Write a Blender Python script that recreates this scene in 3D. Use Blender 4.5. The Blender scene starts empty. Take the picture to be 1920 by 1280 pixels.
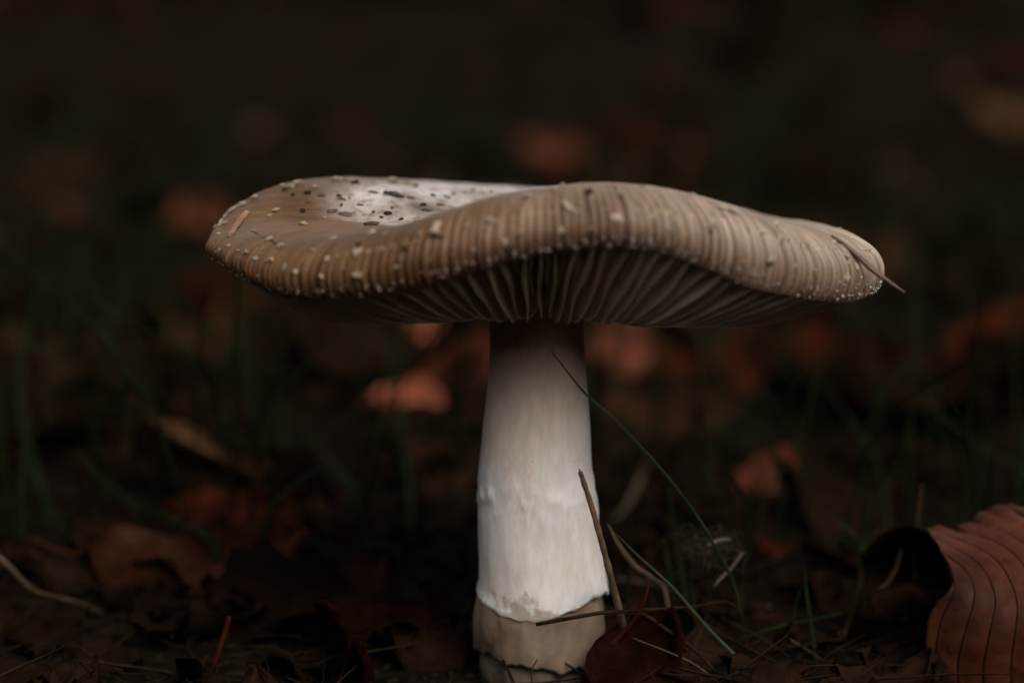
import bpy, math, random
import numpy as np
from mathutils import Vector, Matrix, noise
from mathutils.bvhtree import BVHTree

R = math.radians
S = 0.01                      # all modelling is done in centimetres
sc = bpy.context.scene
COL = sc.collection

# ------------------------------------------------------------------ camera
PITCH = 9.0
DIST = 45.0
CAM = Vector((0.0, -DIST * math.cos(R(PITCH)), 6.5 + DIST * math.sin(R(PITCH))))
cam = bpy.data.cameras.new('camera')
cam.sensor_width = 36.0
cam.lens = 36.0 * DIST / 19.2
cam.clip_start = 0.02
cam.clip_end = 300.0
cam.dof.use_dof = True
cam.dof.focus_distance = (DIST - 1.6) * S
cam.dof.aperture_fstop = cam.lens / 10.8
camo = bpy.data.objects.new('camera', cam)
COL.objects.link(camo)
camo.location = CAM * S
camo.rotation_euler = (R(90 - PITCH), 0, 0)
sc.camera = camo

# ------------------------------------------------------------------ light
SUN_EL, SUN_AZ = 41.5, 25.0    # azimuth measured from behind the camera towards its right
sdir = Vector((math.cos(R(SUN_EL)) * math.sin(R(SUN_AZ)), -math.cos(R(SUN_EL)) * math.cos(R(SUN_AZ)), math.sin(R(SUN_EL))))
w = bpy.data.worlds.new('World')
sc.world = w
w.use_nodes = True
wn = w.node_tree
bg = wn.nodes['Background']
sky = wn.nodes.new('ShaderNodeTexSky')
sky.sky_type = 'NISHITA'
sky.sun_disc = False
sky.sun_elevation = R(SUN_EL)
sky.sun_rotation = math.atan2(sdir.x, sdir.y)
sky.air_density = 1.0
sky.dust_density = 4.0
sky.ozone_density = 1.0
hs = wn.nodes.new('ShaderNodeHueSaturation')      # thin high cloud greys the blue
hs.inputs['Saturation'].default_value = 0.12
wn.links.new(sky.outputs[0], hs.inputs['Color'])
wn.links.new(hs.outputs[0], bg.inputs[0])
bg.inputs[1].default_value = 0.12
sl = bpy.data.lights.new('sun', 'SUN')
sl.energy = 1.4
sl.angle = R(26)
sl.color = (1.0, 0.955, 0.895)
slo = bpy.data.objects.new('sun', sl)
COL.objects.link(slo)
slo.rotation_euler = sdir.to_track_quat('Z', 'Y').to_euler()
slo.location = (0, 0, 3)
sc.view_settings.view_transform = 'Standard'
sc.view_settings.look = 'None'
sc.view_settings.gamma = 1.0
sc.view_settings.use_curve_mapping = False
sc.view_settings.exposure = 0.02
sc.render.engine = 'CYCLES'
sc.cycles.use_denoising = True
sc.cycles.use_adaptive_sampling = False
sc.cycles.max_bounces = 6
sc.cycles.sample_clamp_indirect = 4.0

# ------------------------------------------------------------------ helpers
cp, sp_ = math.cos(R(PITCH)), math.sin(R(PITCH))
FPX = DIST * 100.0


def ray(px, py):
    a, b = (px - 960) / FPX, (640 - py) / FPX
    return Vector((a, cp + b * sp_, -sp_ + b * cp)).normalized()


def at(px, py, Y):
    """point at depth Y (cm) seen at a place of the 1920x1280 photograph"""
    d = ray(px, py)
    return CAM + d * ((Y - CAM.y) / d.y)


def proj(p):
    d = Vector(p) - CAM
    f = d.y * cp - d.z * sp_
    return 960 + FPX * d.x / f, 640 - FPX * (d.y * sp_ + d.z * cp) / f


def zat(py, Y):
    return at(960, py, Y).z


def mesh(name, verts, faces, smooth=True, mats=()):
    me = bpy.data.meshes.new(name)
    me.from_pydata([(v[0] * S, v[1] * S, v[2] * S) for v in verts], [], faces)
    for m in mats:
        me.materials.append(m)
    if smooth:
        me.polygons.foreach_set('use_smooth', [True] * len(me.polygons))
    me.update()
    return me


def obj(name, me, parent=None, label=None, cat=None, group=None, kind=None, loc=None):
    o = bpy.data.objects.new(name, me)
    COL.objects.link(o)
    if parent:
        o.parent = parent
    if loc is not None:
        o.location = Vector(loc) * S
    if label:
        o['label'] = label
    if cat:
        o['category'] = cat
    if group:
        o['group'] = group
    if kind:
        o['kind'] = kind
    return o


def catmull(pts, n):
    pts = [Vector(p) for p in pts]
    if len(pts) == 2:
        return [pts[0].lerp(pts[1], i / n) for i in range(n + 1)]
    P = [2 * pts[0] - pts[1]] + pts + [2 * pts[-1] - pts[-2]]
    out = []
    seg = len(pts) - 1
    for i in range(n + 1):
        t = i / n * seg
        k = min(int(t), seg - 1)
        t -= k
        a, b, c, d = P[k:k + 4]
        out.append(0.5 * (2 * b + (c - a) * t + (2 * a - 5 * b + 4 * c - d) * t * t + (3 * b - a - 3 * c + d) * t ** 3))
    return out


def tube_data(pts, radii, sides=6, flat=1.0, side=None, base=0):
    """tapered tube along pts; flat<1 squashes it into a blade"""
    V, F = [], []
    n = len(pts)
    prev = Vector(side) if side is not None else None
    for i, p in enumerate(pts):
        t = (pts[min(i + 1, n - 1)] - pts[max(i - 1, 0)]).normalized()
        if prev is None:
            prev = Vector((1, 0, 0)) if abs(t.x) < 0.8 else Vector((0, 0, 1))
        a = (prev - t * prev.dot(t)).normalized()
        b = t.cross(a)
        prev = a
        for k in range(sides):
            g = 2 * math.pi * k / sides
            V.append(p + a * (radii[i] * math.cos(g)) + b * (radii[i] * flat * math.sin(g)))
    for i in range(n - 1):
        for k in range(sides):
            k2 = (k + 1) % sides
            F.append((base + i * sides + k, base + i * sides + k2, base + (i + 1) * sides + k2, base + (i + 1) * sides + k))
    F.append(tuple(base + k for k in range(sides))[::-1])
    F.append(tuple(base + (n - 1) * sides + k for k in range(sides)))
    return V, F


def taper(n, r0, r1, mid=None):
    out = []
    for i in range(n):
        t = i / (n - 1)
        r = r0 + (r1 - r0) * t
        if mid is not None:
            r = (1 - t) ** 2 * r0 + 2 * t * (1 - t) * (2 * mid - 0.5 * (r0 + r1)) + t * t * r1
        out.append(max(r, 0.004))
    return out


def grid_faces(nu, nv, base=0, wrap=False):
    F = []
    for i in range(nu - 1):
        for j in range(nv if wrap else nv - 1):
            j2 = (j + 1) % nv
            F.append((base + i * nv + j, base + i * nv + j2, base + (i + 1) * nv + j2, base + (i + 1) * nv + j))
    return F


def fbm(x, y, z=0.0, o=4):
    return noise.fractal(Vector((x, y, z)), 1.0, 2.0, o, noise_basis='PERLIN_ORIGINAL')


# ------------------------------------------------------------------ materials
def new_mat(name):
    m = bpy.data.materials.new(name)
    m.use_nodes = True
    nt = m.node_tree
    b = nt.nodes['Principled BSDF']
    return m, nt, b


def N(nt, typ, **kw):
    n = nt.nodes.new(typ)
    for k, v in kw.items():
        setattr(n, k, v)
    return n


def noise_tex(nt, scale, vec=None, detail=4, rough=0.55, dims='3D'):
    n = N(nt, 'ShaderNodeTexNoise')
    n.noise_dimensions = dims
    n.inputs['Scale'].default_value = scale
    n.inputs['Detail'].default_value = detail
    n.inputs['Roughness'].default_value = rough
    if vec is not None:
        nt.links.new(vec, n.inputs['Vector'])
    return n


def ramp(nt, fac, stops):
    r = N(nt, 'ShaderNodeValToRGB')
    e = r.color_ramp.elements
    while len(e) < len(stops):
        e.new(0.5)
    for k, (p, c) in enumerate(stops):
        e[k].position = p
        e[k].color = (c[0], c[1], c[2], 1) if hasattr(c, '__len__') else (c, c, c, 1)
    nt.links.new(fac, r.inputs[0])
    return r


def mix(nt, a, b, fac, blend='MIX'):
    m = N(nt, 'ShaderNodeMix', data_type='RGBA', blend_type=blend)
    for s_, v in ((m.inputs[0], fac), (m.inputs[6], a), (m.inputs[7], b)):
        if hasattr(v, 'is_output'):
            nt.links.new(v, s_)
        elif hasattr(v, '__len__'):
            s_.default_value = (v[0], v[1], v[2], 1)
        else:
            s_.default_value = v
    return m.outputs[2]


def bump(nt, b, height, strength, dist_cm):
    n = N(nt, 'ShaderNodeBump')
    n.inputs['Strength'].default_value = strength
    n.inputs['Distance'].default_value = dist_cm * S
    nt.links.new(height, n.inputs['Height'])
    nt.links.new(n.outputs[0], b.inputs['Normal'])


def coords(nt):
    return N(nt, 'ShaderNodeTexCoord').outputs['Object']


def simple_mat(name, c1, c2, scale=300, rough=0.55, bstr=0.3, bd=0.03, sss=0.0, spec=0.4, rand=0.0):
    m, nt, b = new_mat(name)
    co = coords(nt)
    n = noise_tex(nt, scale, co)
    r = ramp(nt, n.outputs[0], [(0.3, c1), (0.7, c2)])
    col = r.outputs[0]
    if rand:
        oi = N(nt, 'ShaderNodeObjectInfo')
        rr = ramp(nt, oi.outputs['Random'], [(0.0, 1 - rand), (1.0, 1.0)])
        col = mix(nt, col, rr.outputs[0], 1.0, 'MULTIPLY')
    nt.links.new(col, b.inputs['Base Color'])
    b.inputs['Roughness'].default_value = rough
    b.inputs['Specular IOR Level'].default_value = spec
    if spec <= 0.15:
        b.inputs['IOR'].default_value = 1.12
    if sss:
        b.inputs['Subsurface Weight'].default_value = sss
        b.inputs['Subsurface Radius'].default_value = (1.0, 0.6, 0.4)
        b.inputs['Subsurface Scale'].default_value = 0.25 * S
    bump(nt, b, n.outputs[0], bstr, bd)
    return m


# cap skin: brown, fibrous along the radius, ridges paler and grooves darker towards the margin
def cap_material():
    m, nt, b = new_mat('cap_skin')
    st = N(nt, 'ShaderNodeAttribute', attribute_name='streak').outputs['Vector']
    rd = N(nt, 'ShaderNodeAttribute', attribute_name='ridge').outputs['Fac']
    ra = N(nt, 'ShaderNodeAttribute', attribute_name='radius').outputs['Fac']
    co = coords(nt)
    fib = noise_tex(nt, 3.4, st, 6, 0.6)
    blot = noise_tex(nt, 90, co, 4, 0.55)
    big = noise_tex(nt, 32, co, 3, 0.55)
    fine = noise_tex(nt, 900, co, 3, 0.6)
    grain = noise_tex(nt, 420, co, 5, 0.7)
    base = ramp(nt, fib.outputs[0], [(0.30, (0.105, 0.050, 0.020)), (0.50, (0.160, 0.084, 0.036)), (0.70, (0.235, 0.138, 0.068))])
    disc = ramp(nt, blot.outputs[0], [(0.32, (0.30, 0.235, 0.195)), (0.5, (0.50, 0.435, 0.40)), (0.7, (0.62, 0.565, 0.54))])
    dust = ramp(nt, grain.outputs[0], [(0.36, (0.34, 0.26, 0.20)), (0.49, (1, 1, 1)), (0.68, (1.25, 1.25, 1.27))])
    dc = mix(nt, disc.outputs[0], dust.outputs[0], 0.85, 'MULTIPLY')
    wv = N(nt, 'ShaderNodeMath', operation='MULTIPLY_ADD')
    nt.links.new(big.outputs[0], wv.inputs[0])
    wv.inputs[1].default_value = 0.28
    nt.links.new(ra, wv.inputs[2])
    # the sky's gloss, painted pale, lies off centre, towards the back of the hollow
    sy_ = N(nt, 'ShaderNodeSeparateXYZ')
    nt.links.new(co, sy_.inputs[0])
    wo = N(nt, 'ShaderNodeMath', operation='MULTIPLY_ADD')
    nt.links.new(sy_.outputs['Y'], wo.inputs[0])
    wo.inputs[1].default_value = -4.5
    nt.links.new(wv.outputs[0], wo.inputs[2])
    rf = ramp(nt, wo.outputs[0], [(0.66, 0.0), (0.80, 1.0)])
    # sky gloss painted pale grey tan on one flank, with a ragged border
    sx = N(nt, 'ShaderNodeSeparateXYZ')
    nt.links.new(co, sx.inputs[0])
    px_ = N(nt, 'ShaderNodeMath', operation='MULTIPLY_ADD')
    nt.links.new(big.outputs[0], px_.inputs[0])
    px_.inputs[1].default_value = 0.045
    nt.links.new(sx.outputs['X'], px_.inputs[2])
    pm = N(nt, 'ShaderNodeMapRange')
    pm.inputs['From Min'].default_value = 0.006
    pm.inputs['From Max'].default_value = 0.066
    pm.inputs['To Max'].default_value = 0.75
    nt.links.new(px_.outputs[0], pm.inputs['Value'])
    pale = ramp(nt, fib.outputs[0], [(0.30, (0.29, 0.212, 0.150)), (0.50, (0.40, 0.318, 0.248)), (0.70, (0.53, 0.45, 0.385))])
    basec = mix(nt, base.outputs[0], pale.outputs[0], pm.outputs[0])
    c = mix(nt, dc, basec, rf.outputs[0])
    bl2 = ramp(nt, big.outputs[0], [(0.34, (0.62, 0.56, 0.50)), (0.50, (1, 1, 1)), (0.66, (1.25, 1.22, 1.2))])
    c = mix(nt, c, bl2.outputs[0], 0.85, 'MULTIPLY')
    bl3 = ramp(nt, blot.outputs[0], [(0.35, 0.82), (0.65, 1.12)])
    c = mix(nt, c, bl3.outputs[0], 0.7, 'MULTIPLY')
    rr = ramp(nt, rd, [(0.12, (0.56, 0.46, 0.40)), (0.5, (0.97, 0.95, 0.93)), (0.9, (1.42, 1.45, 1.48))])  # darker groove pigment, with a cool highlight painted along the ridge tops
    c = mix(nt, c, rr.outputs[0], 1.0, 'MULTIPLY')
    # the skin is a deeper red brown right at the margin
    hm = N(nt, 'ShaderNodeAttribute', attribute_name='margin').outputs['Fac']
    mg = ramp(nt, hm, [(0.5, (1, 1, 1)), (0.92, (0.62, 0.50, 0.44))])
    c = mix(nt, c, mg.outputs[0], 1.0, 'MULTIPLY')
    nt.links.new(c, b.inputs['Base Color'])
    ro = ramp(nt, blot.outputs[0], [(0.3, 0.40), (0.7, 0.58)])
    nt.links.new(ro.outputs[0], b.inputs['Roughness'])
    b.inputs['Specular IOR Level'].default_value = 0.3
    b.inputs['IOR'].default_value = 1.4
    b.inputs['Coat Weight'].default_value = 0.0
    b.inputs['Coat Roughness'].default_value = 0.3
    b.inputs['Subsurface Weight'].default_value = 0.12
    b.inputs['Subsurface Radius'].default_value = (1.0, 0.55, 0.35)
    b.inputs['Subsurface Scale'].default_value = 0.2 * S
    h = mix(nt, fib.outputs[0], fine.outputs[0], 0.35)
    h = mix(nt, h, grain.outputs[0], 0.4)
    bump(nt, b, h, 0.55, 0.04)
    return m


def stem_material():
    m, nt, b = new_mat('stem_flesh')
    co = coords(nt)
    mp = N(nt, 'ShaderNodeMapping')
    mp.inputs['Scale'].default_value = (1, 1, 0.35)
    nt.links.new(co, mp.inputs['Vector'])
    fib = noise_tex(nt, 520, mp.outputs[0], 5, 0.6)
    blot = noise_tex(nt, 60, co, 3, 0.5)
    mid = noise_tex(nt, 260, mp.outputs[0], 4, 0.6)
    base = ramp(nt, blot.outputs[0], [(0.3, (0.75, 0.675, 0.61)), (0.6, (0.82, 0.78, 0.755))])
    # raised scaly band half way up: broken, slightly stained flakes
    sep = N(nt, 'ShaderNodeSeparateXYZ')
    nt.links.new(co, sep.inputs[0])
    mr = N(nt, 'ShaderNodeMapRange')
    mr.inputs['From Min'].default_value = 0.028
    mr.inputs['From Max'].default_value = 0.05
    nt.links.new(sep.outputs['Z'], mr.inputs['Value'])
    bandr = ramp(nt, mr.outputs[0], [(0.0, 0.0), (0.25, 1.0), (0.6, 0.75), (1.0, 0.0)])
    stn = ramp(nt, mid.outputs[0], [(0.55, 0.0), (0.60, 1.0), (0.66, 0.15)])
    f = mix(nt, bandr.outputs[0], stn.outputs[0], 1.0, 'MULTIPLY')
    c = mix(nt, base.outputs[0], (0.50, 0.38, 0.28), mix(nt, f, (0.38, 0.38, 0.38), 1.0, 'MULTIPLY'))
    # soil splashed on the foot of the stem, in ragged stains
    mz = N(nt, 'ShaderNodeMapRange')
    mz.inputs['From Min'].default_value = 0.0135
    mz.inputs['From Max'].default_value = 0.0215
    mz.inputs['To Min'].default_value = 0.68
    mz.inputs['To Max'].default_value = 0.30
    nt.links.new(sep.outputs['Z'], mz.inputs['Value'])
    sn = noise_tex(nt, 150, co, 6, 0.65)
    sb = N(nt, 'ShaderNodeMath', operation='SUBTRACT')
    nt.links.new(mz.outputs[0], sb.inputs[0])
    nt.links.new(sn.outputs[0], sb.inputs[1])
    sr_ = ramp(nt, sb.outputs[0], [(0.0, 0.0), (0.09, 0.8)])
    c = mix(nt, c, (0.36, 0.27, 0.20), sr_.outputs[0])
    spk = noise_tex(nt, 700, co, 3, 0.6)
    sk = ramp(nt, spk.outputs[0], [(0.70, 0.0), (0.76, 0.6)])
    c = mix(nt, c, (0.42, 0.32, 0.23), sk.outputs[0])
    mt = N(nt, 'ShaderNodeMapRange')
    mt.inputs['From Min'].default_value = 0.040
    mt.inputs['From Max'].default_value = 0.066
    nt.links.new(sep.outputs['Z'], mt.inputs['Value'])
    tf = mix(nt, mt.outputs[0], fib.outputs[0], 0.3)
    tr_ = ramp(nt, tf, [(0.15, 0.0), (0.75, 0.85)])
    c = mix(nt, c, (0.66, 0.47, 0.32), tr_.outputs[0])  # tan tint paints the cap's shadow onto the upper stem
    fr = ramp(nt, fib.outputs[0], [(0.35, (0.84, 0.80, 0.76)), (0.65, (1.05, 1.05, 1.05))])
    c = mix(nt, c, fr.outputs[0], 0.8, 'MULTIPLY')
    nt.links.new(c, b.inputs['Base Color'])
    b.inputs['Roughness'].default_value = 0.5
    b.inputs['Specular IOR Level'].default_value = 0.35
    b.inputs['Subsurface Weight'].default_value = 0.6
    b.inputs['Subsurface Radius'].default_value = (1.0, 0.62, 0.42)
    b.inputs['Subsurface Scale'].default_value = 0.45 * S
    h = mix(nt, fib.outputs[0], mid.outputs[0], 0.5)
    bump(nt, b, h, 0.65, 0.04)
    return m


M_cap = cap_material()
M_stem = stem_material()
M_volva = simple_mat('volva_skin', (0.085, 0.052, 0.034), (0.27, 0.19, 0.13), 110, 0.65, 0.7, 0.08, sss=0.2)
M_base = simple_mat('bulb_skin', (0.06, 0.045, 0.03), (0.17, 0.125, 0.085), 200, 0.65, 0.6, 0.06, sss=0.1)
M_gill = simple_mat('gill_flesh', (0.56, 0.43, 0.27), (0.68, 0.55, 0.37), 250, 0.55, 0.15, 0.02, sss=0.3)
M_flesh = simple_mat('cap_flesh', (0.30, 0.23, 0.15), (0.42, 0.33, 0.23), 200, 0.7)
M_wart = simple_mat('veil_patch_skin', (0.27, 0.195, 0.12), (0.60, 0.49, 0.365), 300, 0.6, 0.6, 0.03, rand=0.45)
M_speck = simple_mat('veil_speck', (0.60, 0.55, 0.48), (0.78, 0.74, 0.68), 600, 0.45)
M_crumb = simple_mat('soil_crumb', (0.012, 0.009, 0.006), (0.06, 0.042, 0.028), 500, 0.6, 0.5, spec=0.15)
M_humus = simple_mat('humus_bits', (0.006, 0.0044, 0.003), (0.022, 0.015, 0.0095), 300, 0.6, 0.5, spec=0.1)
M_flake = simple_mat('brown_flake', (0.07, 0.042, 0.024), (0.17, 0.105, 0.06), 500, 0.6, 0.5, rand=0.4)
M_splint = simple_mat('splinter_wood', (0.16, 0.075, 0.036), (0.40, 0.21, 0.11), 420, 0.55, 0.7)
M_chip = simple_mat('pale_chip', (0.34, 0.25, 0.15), (0.50, 0.40, 0.26), 380, 0.5)
M_bark = simple_mat('bark_bit', (0.040, 0.028, 0.020), (0.10, 0.07, 0.05), 420, 0.6, 0.6)
M_grass = simple_mat('grass_green', (0.008, 0.0125, 0.0045), (0.020, 0.029, 0.0105), 120, 0.5, 0.2, rand=0.5, spec=0.1)
M_grass_b = simple_mat('grass_bright', (0.012, 0.022, 0.009), (0.030, 0.044, 0.020), 120, 0.42, 0.2, spec=0.2)
M_straw = simple_mat('straw_dry', (0.04, 0.024, 0.012), (0.115, 0.074, 0.040), 260, 0.5, 0.4, rand=0.4, spec=0.25)
M_straw_d = simple_mat('straw_dark', (0.015, 0.009, 0.005), (0.042, 0.026, 0.014), 260, 0.5, 0.4, rand=0.4, spec=0.15)
M_bits = simple_mat('rotted_straw', (0.006, 0.0038, 0.0022), (0.028, 0.018, 0.010), 90, 0.6, 0.3, spec=0.1)
M_stalk = simple_mat('stalk_brown', (0.075, 0.042, 0.022), (0.19, 0.115, 0.064), 320, 0.5, 0.6)
M_needle = simple_mat('needle_brown', (0.055, 0.026, 0.014), (0.15, 0.075, 0.038), 320, 0.45, 0.4)
M_petiole = simple_mat('petiole_red', (0.025, 0.006, 0.003), (0.055, 0.014, 0.006), 200, 0.5, spec=0.1)
M_vein = simple_mat('vein_dark', (0.006, 0.003, 0.002), (0.014, 0.006, 0.004), 300, 0.6, spec=0.05)
M_fluff = simple_mat('fluff_pale', (0.06, 0.042, 0.026), (0.17, 0.135, 0.10), 300, 0.6)


def leaf_material(name, c1, c2, c3, rough=0.38, rand=0.5, spec=0.3):
    m, nt, b = new_mat(name)
    co = coords(nt)
    oi = N(nt, 'ShaderNodeObjectInfo')
    n1 = noise_tex(nt, 45, co, 5, 0.6)
    n2 = noise_tex(nt, 420, co, 4, 0.6)
    r = ramp(nt, n1.outputs[0], [(0.34, c1), (0.50, c2), (0.68, c3)])
    sp = ramp(nt, n2.outputs[0], [(0.30, 0.45), (0.46, 1.0)])
    c = mix(nt, r.outputs[0], sp.outputs[0], 0.75, 'MULTIPLY')
    rr = ramp(nt, oi.outputs['Random'], [(0.0, 1 - rand), (1.0, 1.0)])
    c = mix(nt, c, rr.outputs[0], 1.0, 'MULTIPLY')
    nt.links.new(c, b.inputs['Base Color'])
    ro = ramp(nt, n2.outputs[0], [(0.3, rough + 0.15), (0.7, rough)])
    nt.links.new(ro.outputs[0], b.inputs['Roughness'])
    b.inputs['Specular IOR Level'].default_value = spec
    b.inputs['IOR'].default_value = 1.08 if spec < 0.1 else 1.35
    bump(nt, b, n2.outputs[0], 0.35, 0.04)
    return m


M_russet = leaf_material('leaf_russet', (0.020, 0.0042, 0.0022), (0.044, 0.0092, 0.0046), (0.080, 0.020, 0.0105), 0.55, rand=0.45, spec=0.04)
M_deep = leaf_material('leaf_deep_red', (0.006, 0.002, 0.0012), (0.012, 0.0036, 0.002), (0.024, 0.0072, 0.004), 0.6, rand=0.2, spec=0.03)
M_bright = leaf_material('leaf_bright_orange', (0.09, 0.022, 0.009), (0.23, 0.060, 0.027), (0.44, 0.155, 0.083), 0.45, rand=0.1, spec=0.12)
M_orange = leaf_material('leaf_orange', (0.045, 0.010, 0.005), (0.105, 0.025, 0.012), (0.22, 0.066, 0.035), 0.42, rand=0.2, spec=0.12)
M_rust = leaf_material('leaf_rusty_brown', (0.018, 0.006, 0.003), (0.046, 0.0165, 0.008), (0.085, 0.036, 0.019), 0.55, rand=0.1, spec=0.05)
M_frag = leaf_material('leaf_fragment', (0.005, 0.003, 0.002), (0.012, 0.0062, 0.0036), (0.028, 0.013, 0.007), 0.6, rand=0.0, spec=0.05)
M_brown = leaf_material('leaf_brown', (0.020, 0.0095, 0.005), (0.040, 0.0175, 0.0088), (0.066, 0.030, 0.015), 0.6, rand=0.6, spec=0.03)
M_dark = leaf_material('leaf_dark', (0.006, 0.0035, 0.002), (0.012, 0.006, 0.0036), (0.022, 0.010, 0.0055), 0.6, rand=0.6, spec=0.04)
M_tan = leaf_material('leaf_tan', (0.05, 0.024, 0.011), (0.095, 0.046, 0.022), (0.15, 0.08, 0.042), 0.5, rand=0.3, spec=0.08)


def soil_material():
    m, nt, b = new_mat('soil')
    co = coords(nt)
    n1 = noise_tex(nt, 22, co, 6, 0.65)
    n2 = noise_tex(nt, 240, co, 6, 0.7)
    r = ramp(nt, n1.outputs[0], [(0.3, (0.0065, 0.0047, 0.0031)), (0.55, (0.0120, 0.0088, 0.0057)), (0.75, (0.021, 0.0145, 0.009))])
    k = ramp(nt, n2.outputs[0], [(0.3, 0.4), (0.7, 1.5)])
    c = mix(nt, r.outputs[0], k.outputs[0], 1.0, 'MULTIPLY')
    nt.links.new(c, b.inputs['Base Color'])
    b.inputs['Roughness'].default_value = 0.95
    b.inputs['Specular IOR Level'].default_value = 0.03
    b.inputs['IOR'].default_value = 1.06
    bump(nt, b, n2.outputs[0], 0.8, 0.25)
    return m


M_soil = soil_material()


# ------------------------------------------------------------------ ground: forest floor, rising gently away from the mushroom
def ground_z(x, y):
    d = math.hypot(x, y)
    z = 0.55 * fbm(x * 0.11 + 3.1, y * 0.11, 0, 4) * min(1.0, d / 6.0)
    z += 1.6 * fbm(x * 0.03, y * 0.03 + 9, 2, 3) * min(1.0, max(0.0, d - 8) / 30.0)
    # low bank beyond; steeper banks beside and behind camera added to block low sky
    far = min(max(0.0, d - 130.0), 1500.0)
    ph = abs(math.degrees(math.atan2(x, y)))
    k = min(1.0, max(0.0, (ph - 25.0) / 55.0))
    k = k * k * (3 - 2 * k)
    z += far * (0.10 + 0.27 * k) * min(1.0, far / 60.0) + 2.5 * fbm(x * 0.008, y * 0.008, 5, 3) * min(1, far / 100)
    return z


ng = 240
ax = [math.sinh(-6.6 + 13.2 * i / (ng - 1)) / math.sinh(6.6) * 6000 for i in range(ng)]
gv = [(x, y, ground_z(x, y)) for y in ax for x in ax]
me = mesh('ground', gv, grid_faces(ng, ng), True, [M_soil])
obj('ground', me, kind='structure')

# ------------------------------------------------------------------ the mushroom
CX, CY = 0.57, 0.0
UC = 0.78
AMAX = 122.0                               # how far the margin rolls in
CMAX = math.cos(R(AMAX))
URIM = UC + (1 - UC) * math.sin(R(AMAX))
NTH = 1800
RIM = [(400, 485), (430, 503), (470, 530), (500, 546), (560, 560), (640, 561), (700, 556), (760, 545), (860, 515), (960, 488), (1050, 470),
       (1150, 462), (1240, 470), (1320, 502), (1400, 537), (1500, 560), (1580, 568), (1620, 560), (1650, 545)]
CREST = [(480, 398), (520, 412), (560, 425), (640, 440), (700, 432), (760, 419), (800, 406), (860, 388), (920, 371), (960, 360), (1000, 351),
         (1060, 345), (1150, 342), (1230, 348), (1300, 362), (1360, 386), (1400, 403), (1450, 415), (1510, 426)]
BACK_CREST = {0: 426, 30: 404, 60: 356, 90: 353, 120: 339, 150: 331, 165: 350, 180: 392}


def cap_R(th):
    c, s = math.cos(th), math.sin(th)
    return 1.0 / math.sqrt((c / 6.27) ** 2 + (s / 5.75) ** 2) * (1 + 0.006 * math.sin(3 * th + 1) + 0.005 * math.sin(7 * th))


ths = np.linspace(0, 2 * math.pi, 720, endpoint=False)
zr_t, zc_t = np.zeros(720), np.zeros(720)
rimx, rimy = zip(*RIM)
crx, cry = zip(*CREST)
bk, bv = zip(*sorted(BACK_CREST.items()))
for i, th in enumerate(ths):
    Rr = cap_R(th)
    x, y = CX + URIM * Rr * math.cos(th), CY + URIM * Rr * math.sin(th)
    xc, yc = CX + UC * Rr * math.cos(th), CY + UC * Rr * math.sin(th)
    deg = math.degrees(th)
    if deg >= 180:
        px = proj((x, y, 7.8))[0]
        zr_t[i] = zat(np.interp(px, rimx, rimy), y)
        px = proj((xc, yc, 9))[0]
        zc_t[i] = zat(np.interp(px, crx, cry), yc)
    else:
        zc_t[i] = zat(np.interp(deg, bk, bv), yc)
zl, zr0 = zr_t[360], zr_t[719]
for i in range(360):
    t = i / 360
    k = t * t * (3 - 2 * t)
    zr_t[i] = zr0 + (zl - zr0) * k + 0.25 * math.sin(math.pi * t)


def csmooth(a, n):
    k = np.hanning(2 * n + 1)
    k /= k.sum()
    e = np.concatenate([a[-n:], a, a[:n]])
    return np.convolve(e, k, 'valid')


zr_t = csmooth(zr_t, 16)
zc_t = csmooth(zc_t, 16)


def lookup(tab, th):
    f = (th % (2 * math.pi)) / (2 * math.pi) * 720
    k = int(f)
    t = f - k
    return tab[k % 720] * (1 - t) + tab[(k + 1) % 720] * t


Z0 = 8.72
NR = 236                                   # ridges along the margin


def ridge_wave(th):
    ph = NR * th + 3.0 * noise.noise(Vector((math.cos(th) * 9, math.sin(th) * 9, 1.3))) + 2.6 * noise.noise(Vector((math.cos(th) * 25, math.sin(th) * 25, 4.0)))
    return math.cos(ph)


def wob(th, k, seed, z=0.0):
    return noise.noise(Vector((math.cos(th) * k, math.sin(th) * k, seed + z)))


def cap_top(th, q):
    """q 0..1 from the centre to the crest, 1..2 over the rolled margin; returns point and outward normal guess"""
    Rr = cap_R(th)
    zc, zr = lookup(zc_t, th), lookup(zr_t, th)
    c, s = math.cos(th), math.sin(th)
    if q <= 1:
        u = UC * q
        f = q * q * (3 - 2 * q)
        z = Z0 + (zc - Z0) * f
        nr, nz = 0.0, 1.0
    else:
        a = (q - 1) * R(AMAX)
        u = UC + (1 - UC) * math.sin(a)
        z = zr + (zc - zr) * (math.cos(a) - CMAX) / (1 - CMAX)
        nr, nz = math.sin(a), math.cos(a)
    r = u * Rr
    return Vector((CX + r * c, CY + r * s, z)), Vector((nr * c, nr * s, nz)), u


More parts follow.
